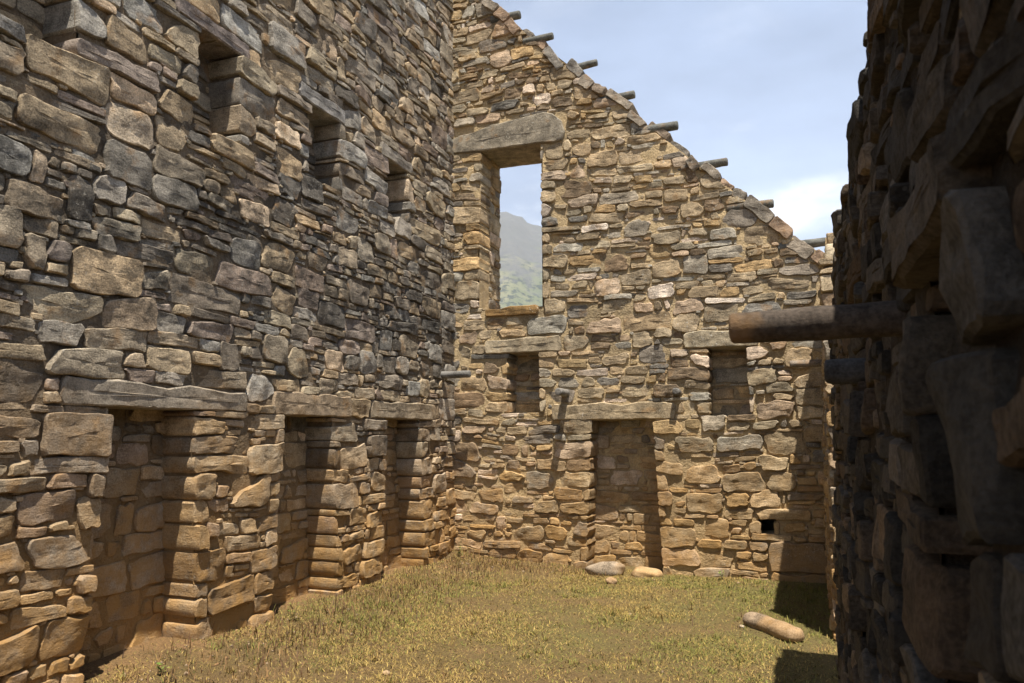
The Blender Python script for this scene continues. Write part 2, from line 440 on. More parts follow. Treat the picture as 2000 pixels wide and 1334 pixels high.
class Wall:
    """Collects stones, then makes the 300 largest in view separate parts and joins the rest."""
    def __init__(s, root, frame, mat, pal, seed):
        s.root, s.frame, s.mat, s.pal = root, frame, mat, pal
        s.r = random.Random(seed); s.items = []
        s.warps = []; s.obs = []; s.lint = None
    def warp(s, u, v):
        # slow undulation of the beds, fading at openings and lintels
        d = 9.0
        for a, b, za, zb, *_ in s.obs:
            du = max(a - u, u - b, 0); dv = max(za - v, v - zb, 0); d = min(d, math.hypot(du, dv))
        k = min(1.0, d / 0.3)
        uu, vv = u, v
        uu += 0.03 * k * float(vnoise(u * 1.1 + 3, v * 1.7)) + 0.012 * k * float(vnoise(u * 4.1, v * 4.3 + 9))
        vv += 0.042 * k * float(vnoise(u * 0.9 + 31, v * 0.8)) + 0.014 * k * float(vnoise(u * 3.3 + 7, v * 3.9))
        for ua, ub, za, zb, half in s.warps:       # trapezoidal openings
            if za - 0.3 < v < zb + 0.25:
                zm = (za + zb) / 2; t = max(-1, min(1, (zm - v) / (zb - za) * 2))
                for e, sg in ((ua, -1), (ub, 1)):
                    f = max(0.0, 1 - abs(u - e) / 0.34)
                    uu += sg * half * t * f * f * (3 - 2 * f)
        return uu, vv
    def add(s, pts, front, depth, col=None, parent=None, name='stone', label=None, frame=None, **kw):
        fr = frame or s.frame
        V, F = stone_geo(s.r, fr, pts, front, depth, **kw)
        cu = sum(p[0] for p in pts) / len(pts); cv = sum(p[1] for p in pts) / len(pts)
        pr = [project(fr.xyz(p[0], p[1], front)) for p in pts]
        area = 0
        if all(pr):
            px = sum(p[0] for p in pr) / len(pr); py = sum(p[1] for p in pr) / len(pr)
            A = abs(sum(pr[i][0] * pr[(i + 1) % len(pr)][1] - pr[(i + 1) % len(pr)][0] * pr[i][1] for i in range(len(pr)))) / 2
            if -30 < px < 2030 and -30 < py < 1364: area = A
            if fr.xyz(cu, cv, 0)[1] > 6.5 and px > 1612: area = 0        # behind the near wall
        s.items.append(dict(V=V, F=F, tint=col or pick(s.pal, s.r), area=area, parent=parent, name=name, label=label))
    def lay(s, u0, u1, z0, top, obs, size, base_front=0.0, frame=None, parent=None, deep=0.32, gap=0.006, depth=0.07, prot=0.022, warp=True, rough=1.0, clip=None, chips=0.0):
        s.obs = obs if warp else s.obs
        laid = pack(s.r, u0, u1, z0, top, obs, size)
        op = [o for o in obs if o[4] == 'open'] if obs else []
        def at_jamb(q): return any(min(q[1] + q[3], o[3]) - max(q[1], o[2]) > .01 and (abs(q[0] + q[2] - o[0]) < .03 or abs(q[0] - o[1]) < .03) for o in op)
        jam = [q for q in laid if at_jamb(q)]; laid = [q for q in laid if not at_jamb(q)]
        jam.sort(key=lambda q: (round(q[0] * 4), q[1]))
        while jam:                                  # quoins: no stacks of wafers at the corners of openings
            q = jam.pop(0)
            for p in list(jam):
                if q[3] >= .115: break
                sl = abs(q[0] - p[0]) < .025; sr = abs(q[0] + q[2] - p[0] - p[2]) < .025
                if (sl or sr) and abs(q[1] + q[3] - p[1]) < .03 and q[3] + p[3] < .27 and abs(q[2] - p[2]) < .3:
                    a = max(q[0], p[0]) if not sl else q[0]; e = min(q[0] + q[2], p[0] + p[2]) if not sr else q[0] + q[2]
                    q = (a, q[1], e - a, p[1] + p[3] - q[1]); jam.remove(p)
            laid.append(q)
        for (u, v, w, h) in laid:
            sides = set(); dp = depth
            for a, b, za, zb, *kind in obs:
                if kind and kind[0] == 'open':
                    vo = min(v + h, zb) - max(v, za); uo = min(u + w, b) - max(u, a)
                    if vo > 0.02 and abs(u + w - a) < 0.03: sides.add('r')
                    if vo > 0.02 and abs(u - b) < 0.03: sides.add('l')
                    if uo > 0.03 and abs(v + h - za) < 0.03: sides.add('t')
            if sides: dp = deep
            pts = outline_rect(s.r, u, v, w, h, sides, gap, rough)
            rot = s.r.gauss(0, 0.03) if w < 0.5 and not sides else 0
            cu, cv = u + w / 2, v + h / 2
            pts = [(cu + (a - cu) * math.cos(rot) - (b - cv) * math.sin(rot), cv + (a - cu) * math.sin(rot) + (b - cv) * math.cos(rot)) for a, b in pts]
            if warp: pts = [s.warp(*p) for p in pts]
            if clip:
                pts = clip_below(pts, *clip)
                if not pts: continue
            fr_ = base_front + s.r.uniform(-prot, prot) - (0.012 if min(w, h) < 0.07 else 0) + (0.008 if sides else 0)
            s.add(pts, fr_, dp, parent=parent, frame=frame)
            if chips and w > .12 and s.r.random() < chips and not sides:
                for q in range(s.r.choice((1, 1, 2))):
                    cw, ch = s.r.uniform(.03, .085), s.r.uniform(.02, .05)
                    x0 = s.r.choice((u, u + w)) + s.r.uniform(-.03, .03) - cw / 2; y0 = s.r.choice((v + h, v + h, v + h * s.r.random())) + s.r.uniform(-.012, .012) - ch / 2
                    if any(a - .05 < x0 + cw and x0 < b + .05 and za - .05 < y0 + ch and y0 < zb + .05 for a, b, za, zb, *_ in obs): continue
                    cp = outline_rect(s.r, x0, y0, cw, ch, (), 0.001, 1.2)
                    if warp: cp = [s.warp(*p) for p in cp]
                    if clip:
                        cp = clip_below(cp, *clip)
                        if not cp: continue
                    s.add(cp, base_front - .012 + s.r.uniform(-.006, .008), depth * .7, parent=parent, frame=frame)
    def finish(s, limit=300, keep=('lintel', 'stone_peg', 'coping_stone', 'sill')):
        st = [i for i in s.items if i['name'] == 'stone']
        st.sort(key=lambda i: -i['area'])
        solo = [i for i in st[:limit] if i['area'] > 60]
        rest = [i for i in st if i not in solo] if len(st) < 10 else st[len(solo):]
        for it in solo + [i for i in s.items if i['name'] != 'stone']:
            V = np.array(it['V']); c = V.mean(axis=0)
            par = it['parent'] or s.root
            o = mesh_object(it['name'], (V - c).tolist(), it['F'], s.lint if it['name'] in ('lintel', 'sill') and s.lint else s.mat, par, [it['tint']] * len(V), sharp=36)
            pl = Vector(par.location) if par.parent is None else Vector(par.location) + Vector(par.parent.location)
            o.location = Vector(c) - pl
            if it['label']: o['label'] = it['label']
        if rest:
            V = []; F = []; T = []
            for it in rest:
                k = len(V); V += it['V']; F += [tuple(i + k for i in f) for f in it['F']]; T += [it['tint']] * len(it['V'])
            rl = np.array(s.root.location)
            o = mesh_object('stone_infill', (np.array(V) - rl).tolist(), F, s.mat, s.root, T, sharp=36)
            o['kind'] = 'stuff'; o['label'] = 'small stones and chips packed between the larger stones'

def sheet(frame, u0, u1, v0, v1, step, n_of, hole=None, top=None):
    """Bumpy mortar face with holes left open."""
    nu = int((u1 - u0) / step); nv = int((v1 - v0) / step)
    us = np.linspace(u0, u1, nu + 1); vs = np.linspace(v0, v1, nv + 1)
    U, Vv = np.meshgrid(us, vs)
    if top is not None:
        tp = np.array([top(x) for x in us]); Vv = np.minimum(Vv, tp[None, :])
    Nn = n_of(U, Vv)
    V = [frame.xyz(float(a), float(b), float(c)) for a, b, c in zip(U.ravel(), Vv.ravel(), Nn.ravel())]
    F = []
    for j in range(nv):
        for i in range(nu):
            cu, cv = (us[i] + us[i + 1]) / 2, (Vv[j, i] + Vv[j + 1, i + 1]) / 2
            if Vv[j + 1, i] - Vv[j, i] < 1e-4 and Vv[j + 1, i + 1] - Vv[j, i + 1] < 1e-4: continue
            if hole and hole(cu, cv): continue
            a = j * (nu + 1) + i
            f = (a, a + 1, a + nu + 2, a + nu + 1)
            F.append(tuple(reversed(f)) if frame.flip else f)
    return V, F

def add_quads(V, F, frame, quads):
    for q in quads:
        k = len(V); V += [frame.xyz(*p) for p in q]
        F.append((k, k + 1, k + 2, k + 3))

def trap_hole(openings, pad=0.03):
    def f(u, v):
        for o in openings:
            ua, ub, za, zb, half = o
            if za - pad < v < zb + pad:
                t = ((za + zb) / 2 - v) / (zb - za) * 2
                if ua - half * t - pad < u < ub + half * t + pad: return True
        return False
    return f

def niche_lining(wall, o, depth, mort, size, mat_parent_name='niche', label=None, pack_back=True):
    """Recess behind an opening: mortar lining as the part, stones on its back as sub-parts."""
    ua, ub, za, zb, half = o
    fr = wall.frame; e = 0.038; n0 = -0.035
    lb, rb_, lt, rt = ua - half - e, ub + half + e, ua + half - e, ub - half + e
    V, F = [], []
    zt, zl = zb + 0.005, za - e
    add_quads(V, F, fr, [
        [(lb, zl, n0), (lb, zl, -depth), (lt, zt, -depth), (lt, zt, n0)],
        [(rb_, zl, -depth), (rb_, zl, n0), (rt, zt, n0), (rt, zt, -depth)],
        [(lt, zt, n0), (lt, zt, -depth), (rt, zt, -depth), (rt, zt, n0)],
        [(lb, zl, -depth), (lb, zl, n0), (rb_, zl, n0), (rb_, zl, -depth)]])
    k = len(V)
    bv, bf = sheet(fr, lb, rb_, zl, zt, 0.035, lambda U, W: -depth - 0.005 + 0.012 * fbm(U * 9, W * 9, 3))
    V += bv; F += [tuple(i + k for i in f) for f in bf]
    # give each lining its own origin at the sill
    c = np.array(fr.xyz((ua + ub) / 2, za, -depth)); rl = np.array(wall.root.location)
    ob = mesh_object(mat_parent_name, (np.array(V) - c).tolist(), F, mort, wall.root, smooth=False)
    ob.location = Vector(c - rl)
    if label: ob['label'] = label
    if pack_back:
        for (u, v, w, h) in pack(wall.r, lb, rb_, za - 0.02, lambda x: zb - 0.03, [], size):
            t = ((za + zb) / 2 - (v + h / 2)) / (zb - za) * 2
            if u + w < ua - half * t or u > ub + half * t: continue
            pts = outline_rect(wall.r, u, v, w, h, (), 0.007)
            wall.add(pts, -depth + wall.r.uniform(0.004, 0.022), depth + 0.04, parent=ob, lump=0.006)
    return ob

def lintel(wall, u0, u1, z0, z1, front=0.03, depth=0.34, col=(.30, .25, .185), pts=None, name='lintel', label=None, **kw):
    r = wall.r
    if pts is None:
        pts = []
        N = max(4, int((u1 - u0) / 0.2)); h = z1 - z0
        for i in range(N + 1): pts.append((u0 + (u1 - u0) * i / N + (0.02 if i == 0 else -0.02 if i == N else 0), z0 + r.uniform(-0.004, 0.006)))
        pts.append((u1 + r.uniform(-.01, .01), z0 + h * .3)); pts.append((u1 + r.uniform(-.02, .0), z0 + h * .75))
        for i in range(N, -1, -1): pts.append((u0 + (u1 - u0) * i / N + (0.03 if i == 0 else -0.03 if i == N else 0), z1 + r.uniform(-0.03, 0.012)))
        pts.append((u0 + r.uniform(0, .02), z0 + h * .75)); pts.append((u0 + r.uniform(-.01, .01), z0 + h * .3))
    wall.add(pts, front, depth, col=tuple(col) + (r.random(),), name=name, label=label, bevel=0.018, lump=0.007, tilt=0.03, facets=0, **kw)

def peg(wall, p, d, length, rad, name='stone_peg', label=None, col=(.16, .155, .145), taper=0.04, seed=1):
    """Rounded stone peg: a slightly irregular shaft with a worn, domed end."""
    r = random.Random(seed)
    d = Vector(d).normalized(); p = Vector(p)
    a = d.cross(Vector((0, 0, 1))).normalized(); b = a.cross(d)
    S = 18; V = []; F = []
    prof = [(0, 1.0), (.15, 1.01), (.3, 1.0), (.45, .99), (.6, 1.0), (.75, .985), (.88, .97)]
    prof = [(t * length, k) for t, k in prof] + [(length - rad * .22, .955), (length - rad * .08, .85), (length - .01 * rad, .6), (length, .25)]
    ph = r.random() * 6
    for t, k in prof:
        for i in range(S):
            g = 2 * math.pi * i / S
            q = rad * k * (1 + 0.03 * math.sin(2 * g + ph) + 0.02 * math.sin(3 * g + t * 9 + ph) + r.uniform(-.012, .012)) * (1 - taper * t / length)
            V.append(tuple(p + d * t + a * (q * math.cos(g)) + b * (q * math.sin(g)) + (a * math.cos(g) + b * math.sin(g)) * (rad * .06 * float(vnoise(t / rad * .9 + ph, g * 1.3 + seed)))))
    for j in range(len(prof) - 1):
        for i in range(S):
            F.append((j * S + i, (j + 1) * S + i, (j + 1) * S + (i + 1) % S, j * S + (i + 1) % S))
    F.append(tuple(range((len(prof) - 1) * S, len(prof) * S))[::-1])
    V = np.array(V)
    # consistent outward winding
    ob = mesh_object(name, (V - np.array(p)).tolist(), F, M_PEG, wall.root, [tuple(col) + (r.random(),)] * len(V), sharp=50)
    import bmesh
    bm = bmesh.new(); bm.from_mesh(ob.data); bmesh.ops.recalc_face_normals(bm, faces=bm.faces); bm.to_mesh(ob.data); bm.free()
    ob.location = p - Vector(wall.root.location)
    if label: ob['label'] = label
    return ob

M_PEG = stone_material('smooth_peg_stone', soot=0.3, dust_top=0.01, dust=0.0, lichen=0.25)
for nd in M_PEG.node_tree.nodes:
    if nd.type == 'BUMP': nd.inputs['Strength'].default_value = 0.35

# ------------------------------------------------------------------ the ground and the far mountain
def grid_lines(lo, hi, step, far, g=1.35):
    a = list(np.arange(lo, hi + 1e-6, step)); s = step; x = hi
    while x < far: s *= g; x += s; a.append(x)
    s = step; x = lo; pre = []
    while x > -far: s *= g; x -= s; pre.append(x)
    return np.array(pre[::-1] + a)

def ground_z(x, y):
    z = 0.018 * fbm(x * 1.1, y * 1.1, 4) + 0.012 * fbm(x * 5, y * 5, 3)
    z = z + 0.075 * np.clip((-3.55 - x) / 0.7, 0, 1) ** 1.5 * (0.7 + 0.5 * vnoise(x * 1.5, y * 1.3))
    z = z + 0.05 * np.clip((y - 8.75) / 0.5, 0, 1) * np.clip((-2.6 - x) / 0.4, 0, 1)
    return z * np.clip(1.2 - np.hypot(x + 2, y - 5) / 40, 0, 1)

gx = grid_lines(-5.0, 0.6, 0.06, 6000); gy = grid_lines(1.8, 9.6, 0.06, 6000)
GX, GY = np.meshgrid(gx, gy); GZ = ground_z(GX, GY)
V = np.stack([GX, GY, GZ], -1).reshape(-1, 3)
nx = len(gx); F = [(j * nx + i, j * nx + i + 1, (j + 1) * nx + i + 1, (j + 1) * nx + i) for j in range(len(gy) - 1) for i in range(nx - 1)]
M_GROUND, n, l, b = nodes_of('dry_turf_soil')
geo = n.new('ShaderNodeNewGeometry'); P = geo.outputs['Position']
sep = n.new('ShaderNodeSeparateXYZ'); l.new(P, sep.inputs[0])
c = mixc(n, l, rngmap(n, l, noi(n, l, P, 1.6, 6, 0.6), 0.38, 0.62), (0.215, 0.140, 0.062), (0.185, 0.130, 0.050))
c = mixc(n, l, rngmap(n, l, noi(n, l, P, 0.85, 5, 0.6), 0.54, 0.68, 0, 0.6), c, (0.150, 0.145, 0.045))
c = mixc(n, l, rngmap(n, l, noi(n, l, P, 2.3, 5, 0.6), 0.56, 0.68, 0, 0.7), c, (0.30, 0.18, 0.085))
wx = mth(n, l, 'ADD', sep.outputs[0], rngmap(n, l, noi(n, l, P, 1.8, 4), 0.2, 0.8, -0.5, 0.5))
c = mixc(n, l, rngmap(n, l, wx, -4.5, -4.05, 0.8, 0.0), c, (0.36, 0.21, 0.095))
c = mixc(n, l, mth(n, l, 'MULTIPLY', rngmap(n, l, noi(n, l, P, 1.1, 4), 0.35, 0.62, 0.1, 0.75), mth(n, l, 'MULTIPLY', rngmap(n, l, sep.outputs[0], -3.2, -1.6), rngmap(n, l, sep.outputs[1], 4.6, 6.6))), c, (0.190, 0.185, 0.060))
c = mixc(n, l, rngmap(n, l, noi(n, l, P, 60, 4, 0.7), 0.35, 0.7, 0, 0.75), c, (0.085, 0.058, 0.030))
c = mixc(n, l, rngmap(n, l, noi(n, l, P, 130, 5, 0.8), 0.52, 0.66, 0, 0.6), c, (0.36, 0.26, 0.12))
c = mixc(n, l, rngmap(n, l, noi(n, l, P, 95, 5, 0.8, 1.5), 0.54, 0.64, 0, 0.8), c, (0.06, 0.042, 0.02))
l.new(c, b.inputs['Base Color'])
bp = n.new('ShaderNodeBump'); bp.inputs['Strength'].default_value = 1.0; bp.inputs['Distance'].default_value = 0.03
l.new(noi(n, l, P, 55, 6, 0.75), bp.inputs['Height']); l.new(bp.outputs[0], b.inputs['Normal'])
ground = mesh_object('ground', V.tolist(), F, M_GROUND); ground['kind'] = 'structure'
ground['label'] = 'patchy dry lawn of the roofless room'

# mountain beyond the window
mxs = np.linspace(-3600, 600, 190); mys = np.linspace(1500, 3800, 120)
MX, MY = np.meshgrid(mxs, mys)
bear = MX / MY
crest = 0.312 - 1.35 * np.clip(bear + 0.29, 0, 1) ** 1.1 - 0.25 * np.clip(bear + 0.40, 0, 0.11) + 0.05 * fbm(bear * 9 + 3, 0 * bear + 1.7, 4) - 0.25 * np.clip(-0.62 - bear, 0, 1)
up = np.clip((MY - 1500) / 1300, 0, 1)
down = np.clip((MY - 2800) / 1000, 0, 1)
H = crest * 2800 * (up ** 0.92) * (1 - 0.5 * down) + 105 * fbm(MX / 330, MY / 330, 5) * up + 40 * np.abs(fbm(MX / 90, MY / 140, 4)) * up
H = np.where(H < -20, -20, H) - 8 * (1 - up)
V = np.stack([MX, MY, H], -1).reshape(-1, 3); nx = len(mxs)
F = [(j * nx + i, j * nx + i + 1, (j + 1) * nx + i + 1, (j + 1) * nx + i) for j in range(len(mys) - 1) for i in range(nx - 1)]
M_HILL, n, l, b = nodes_of('mountain_scrub')
geo = n.new('ShaderNodeNewGeometry'); P = geo.outputs['Position']
sep = n.new('ShaderNodeSeparateXYZ'); l.new(P, sep.inputs[0])
c = mixc(n, l, rngmap(n, l, noi(n, l, P, 0.006, 6, 0.6), 0.4, 0.62), (0.085, 0.105, 0.04), (0.17, 0.165, 0.085))
c = mixc(n, l, rngmap(n, l, noi(n, l, P, 0.045, 5, 0.75), 0.50, 0.56, 0, 0.95), c, (0.012, 0.022, 0.012))
rk = mth(n, l, 'ADD', sep.outputs[2], rngmap(n, l, noi(n, l, P, 0.007, 6, 0.65), 0.2, 0.8, -260, 260))
c = mixc(n, l, rngmap(n, l, rk, 430, 640, 0, 0.85), c, (0.085, 0.085, 0.09))
l.new(c, b.inputs['Base Color'])
hill = mesh_object('mountain', V.tolist(), F, M_HILL); hill['kind'] = 'structure'
hill['label'] = 'hazy mountain slope seen through the tall window'

hz = bpy.data.meshes.new('haze')
X0, X1, Y0, Y1, Z0, Z1 = -6700, 6700, -6700, 6700, -45, 1250
hz.from_pydata([(x, y, z) for z in (Z0, Z1) for y in (Y0, Y1) for x in (X0, X1)], [], [(0, 2, 3, 1), (4, 5, 7, 6), (0, 1, 5, 4), (2, 6, 7, 3), (0, 4, 6, 2), (1, 3, 7, 5)])
hm = bpy.data.materials.new('haze_air'); hm.use_nodes = True; hm.node_tree.nodes.clear()
ho = hm.node_tree.nodes.new('ShaderNodeOutputMaterial'); hv = hm.node_tree.nodes.new('ShaderNodeVolumePrincipled')
hv.inputs['Color'].default_value = (0.80, 0.89, 1.0, 1); hv.inputs['Density'].default_value = 0.00017; hv.inputs['Density Attribute'].default_value = ''
hm.node_tree.links.new(hv.outputs[0], ho.inputs['Volume'])
hz.materials.append(hm)
ho_ = bpy.data.objects.new('haze', hz); COL.objects.link(ho_); ho_['kind'] = 'stuff'; ho_['label'] = 'thin pale haze in the air'

# ------------------------------------------------------------------ tall side wall with two rows of niches
def fl(u, v, n): return (-4.33 - 0.016 * v + n, u, v)
FL = Frame(fl)
LW = thing('stone_wall', 'tall grey rubble stone wall with two rows of trapezoidal niches, rising out of the frame', 'wall', (-4.33, 6.0, 0))
W = Wall(LW, FL, M_LEFT, PAL_L, 3); W.lint = M_LINT_L
low = [(3.835, 4.67, 0.03, 1.80, 0.06), (5.675, 6.515, 0.03, 1.79, 0.06), (7.50, 8.36, 0.04, 1.80, 0.07)]
upp = [(2.92, 3.43, 4.10, 4.86, 0.02), (4.54, 5.01, 4.06, 4.86, 0.02), (6.04, 6.53, 4.12, 4.85, 0.02), (7.51, 7.99, 4.18, 4.80, 0.02)]
lints = [(3.50, 5.22, 1.80, 1.975, (.235, .205, .165)), (5.57, 6.81, 1.79, 2.01, (.27, .21, .145)), (7.20, 8.64, 1.80, 1.99, (.265, .22, .16)),
         (2.75, 3.62, 4.86, 5.02, (.2, .18, .16)), (4.28, 5.14, 4.86, 5.0, (.235, .20, .18)), (5.84, 6.62, 4.85, 5.02, (.25, .24, .225)), (7.35, 8.12, 4.80, 4.95, (.25, .225, .19))]
obs = [(o[0], o[1], o[2] - (0.2 if o[2] < 0.1 else 0), o[3], 'open') for o in low + upp] + [(a, b_, c_, d_, 'lintel') for a, b_, c_, d_, _ in lints]
W.warps = low + upp
SZ_L = dict(h=0.150, slab=0.30, big=0.11, small=0.20)
W.lay(-2.0, 9.42, -0.12, lambda x: 8.4, obs, SZ_L, base_front=0.006, chips=0.5, rough=0.95, deep=0.33, gap=0.007, prot=0.017)
for i, (a, b_, c_, d_, k) in enumerate(lints): lintel(W, a, b_, c_, d_, front=0.012, depth=0.36, col=k)
hole = trap_hole(low + upp)
lint_hole = [(a, b_, c_, d_) for a, b_, c_, d_, _ in lints]
V, F = sheet(FL, -2.0, 9.42, -0.1, 8.4, 0.034, lambda U, Q: -0.028 + 0.020 * fbm(U * 7, Q * 7, 4) + 0.010 * fbm(U * 2, Q * 2, 2), hole)
add_quads(V, F, FL, [[(-2.0, 8.4, -.04), (9.42, 8.4, -.04), (9.42, 8.4, -.9), (-2.0, 8.4, -.9)], [(9.42, -.1, -.9), (-2.0, -.1, -.9), (-2.0, 8.4, -.9), (9.42, 8.4, -.9)],
                     [(-2.0, -.1, -.9), (-2.0, -.1, -.04), (-2.0, 8.4, -.04), (-2.0, 8.4, -.9)]])
rl = np.array(LW.location)
mesh_object('mortar', (np.array(V) - rl).tolist(), F, M_MORT_L, LW)
SZ_N = dict(h=0.15, slab=0.2, big=0.12, small=0.15)
for o in low: niche_lining(W, o, 0.33, M_MORT_L, SZ_N)
for o in upp: niche_lining(W, o, 0.33, M_MORT_L, SZ_N)
peg(W, (-4.45, 8.95, 2.385), (1, 0, 0.01), 0.47, 0.048, label='small grey stone peg sticking out of the wall in the corner', seed=2)
W.finish()

# ------------------------------------------------------------------ gable wall at the end
YB = 9.3
def fb(u, v, n): return (u, YB - n, v)
FB = Frame(fb)
def slope(x): return 3.985 - 0.963 * x
GW = thing('gable_wall', 'warm brown stone gable wall with tall window, two square niches and a door-shaped niche', 'wall', (-2.0, YB, 0))
G = Wall(GW, FB, M_BACK, PAL_B, 5); G.lint = M_LINT_B
win = (-4.00, -3.15, 3.30, 5.47, 0.015)
gn = [(-3.61, -3.185, 1.905, 2.68, 0.012), (-1.035, -0.61, 1.86, 2.645, 0.008), (-2.525, -1.70, -0.02, 1.80, 0.045)]
drain = (-0.52, -0.40, 0.505, 0.65, 0.0)
gl = [(-3.92, -2.87, 2.68, 2.88, (.34, .285, .20)), (-1.34, -0.47, 2.645, 2.85, (.34, .29, .205)), (-3.0, -1.45, 1.80, 2.01, (.33, .265, .175))]
wl_pts = [(-4.42, 5.50), (-4.2, 5.485), (-4.0, 5.475), (-3.7, 5.475), (-3.4, 5.47), (-3.15, 5.47), (-2.95, 5.45), (-2.84, 5.47), (-2.80, 5.58), (-2.85, 5.74), (-2.97, 5.85), (-3.1, 5.89), (-3.35, 5.86), (-3.6, 5.84), (-3.85, 5.82), (-4.1, 5.76), (-4.3, 5.74), (-4.44, 5.70), (-4.46, 5.6)]
blk = (-0.47, 0.16, -0.05, 0.43)
sil = (-3.98, -3.13, 3.17, 3.285)
obs = [(win[0], win[1], win[2], win[3], 'open'), (-4.46, -2.77, 5.47, 5.88, 'lintel'), (drain[0], drain[1], drain[2], drain[3], 'open'), blk + ('block',), (-3.95, -3.13, 3.15, 3.30, 'sill')]
obs += [(o[0], o[1], o[2] - (0.2 if o[2] < 0.1 else 0), o[3], 'open') for o in gn] + [(a, b_, c_, d_, 'lintel') for a, b_, c_, d_, _ in gl]
G.warps = gn + [win]
SZ_B = dict(h=0.132, slab=0.34, big=0.11, small=0.22)
G.lay(-4.62, 0.95, -0.12, lambda x: slope(x) - 0.13, obs, SZ_B, base_front=0.005, chips=0.6, rough=1.2, deep=0.37, gap=0.008, prot=0.018, depth=0.08, clip=(3.985 - 0.15, -0.963))
for a, b_, c_, d_, k in gl: lintel(G, a, b_, c_, d_, front=0.018, depth=0.38, col=k)
lintel(G, 0, 0, 0, 0, front=0.02, depth=0.74, col=(.255, .225, .175), pts=wl_pts, label='massive sloping grey lintel stone over the tall window')
lintel(G, -0.46, 0.15, 0.105, 0.425, front=0.028, depth=0.2, col=(.20, .165, .125), name='stone', label='big squared dark block at the foot of the wall')
lintel(G, -0.44, 0.15, -0.06, 0.09, front=0.045, depth=0.2, col=(.17, .145, .11), name='stone')
lintel(G, -3.93, -3.18, 3.17, 3.285, front=0.03, depth=0.72, col=(.24, .15, .062), name='sill', label='rough rusty brown sill slab under the tall window')
# far half of the window jambs
for side in (0, 1):
    e = win[0] if side == 0 else win[1]
    fj = Frame((lambda u, v, n, e=e: (e + n, YB + u, v)) if side == 0 else (lambda u, v, n, e=e: (e - n, YB + u, v)), flip=(side == 0))
    fj.flip = side == 1
    if side == 0: fj = Frame(lambda u, v, n, e=e: (e + n, YB + u, v), flip=False)
    G.lay(0.34, 0.76, 3.28, lambda x: 5.46, [], SZ_B, frame=fj, depth=0.06, prot=0.012, warp=False)
# coping slabs laid along the slope
dirx = Vector((1, -0.963)).normalized(); nrm = Vector((dirx.y * -1, dirx.x))
t = 0.0; x = -4.5; cop = random.Random(9)
pos = Vector((-4.55, slope(-4.55)))
while pos.x < 0.95:
    L_ = cop.uniform(0.13, 0.42); th = cop.uniform(0.08, 0.15); off = cop.uniform(-0.075, 0.0)
    a0 = pos + nrm * (-th + off - 0.02)
    q = outline_rect(cop, 0, 0, L_, th + 0.03, (), 0.006, 0.9)
    rot = cop.gauss(0, 0.10)
    d2 = Vector((dirx.x * math.cos(rot) - dirx.y * math.sin(rot), dirx.x * math.sin(rot) + dirx.y * math.cos(rot))); n2 = Vector((-d2.y, d2.x))
    pts = [tuple(a0 + d2 * p[0] + n2 * p[1]) for p in q]
    cc = cop.choice([(.29, .25, .20), (.31, .25, .19), (.23, .205, .17), (.26, .24, .21), (.30, .215, .15)])
    G.add(pts, cop.uniform(-0.03, 0.05), 0.72, col=cc + (cop.random(),), name='coping_stone', lump=0.012)
    pos = pos + dirx * (L_ + 0.004)
hole = trap_hole(gn + [win, drain])
V, F = sheet(FB, -4.62, 0.95, -0.1, 8.6, 0.032, lambda U, Q: -0.022 + 0.017 * fbm(U * 6, Q * 6, 4) + 0.012 * fbm(U * 1.3 + 4, Q * 1.3, 2) - 0.014 * np.clip((Q - 5.2) / 1.0, 0, 1) - 0.02 * np.clip((U + 1.3) / .8, 0, 1) * np.clip((2.8 - Q) / .5, 0, 1), hole, top=lambda x: slope(x) - 0.13)
th = 0.75
ws = slope(-4.62) - .13; we = slope(.95) - .13
add_quads(V, F, FB, [[(-4.62, ws, -.03), (.95, we, -.03), (.95, we, -th), (-4.62, ws, -th)],
                     [(.95, -.1, -.03), (.95, -.1, -th), (.95, we, -th), (.95, we, -.03)],
                     [(win[0] - .02, 3.27, -.02), (win[0] - .02, 3.27, -th), (win[0] - .02, 5.49, -th), (win[0] - .02, 5.49, -.02)],
                     [(win[1] + .02, 3.27, -th), (win[1] + .02, 3.27, -.02), (win[1] + .02, 5.49, -.02), (win[1] + .02, 5.49, -th)],
                     [(win[0] - .02, 3.272, -th), (win[0] - .02, 3.272, -.02), (win[1] + .02, 3.272, -.02), (win[1] + .02, 3.272, -th)],
                     # outer face round the window
                     [(-4.62, -.1, -th), (-4.62, 3.27, -th), (.95, 3.27, -th), (.95, -.1, -th)],
                     [(-4.62, 3.27, -th), (-4.62, 5.49, -th), (win[0] - .02, 5.49, -th), (win[0] - .02, 3.27, -th)],
                     [(win[1] + .02, 3.27, -th), (win[1] + .02, 5.49, -th), (-1.71, 5.49, -th), (.95, 3.27, -th)],
                     [(-4.62, 5.49, -th), (-4.62, ws, -th), (-1.71, 5.51, -th), (-1.71, 5.49, -th)]])
rl = np.array(GW.location)
mesh_object('mortar', (np.array(V) - rl).tolist(), F, M_MORT_B, GW)
SZ_GN = dict(h=0.12, slab=0.3, big=0.08, small=0.15)
for o in gn: niche_lining(G, o, 0.36, M_MORT_B, SZ_GN)
niche_lining(G, drain, 0.6, M_MORT_R, SZ_GN, mat_parent_name='drain_hole', pack_back=False)  # near-black lining colour paints the shade inside the hole
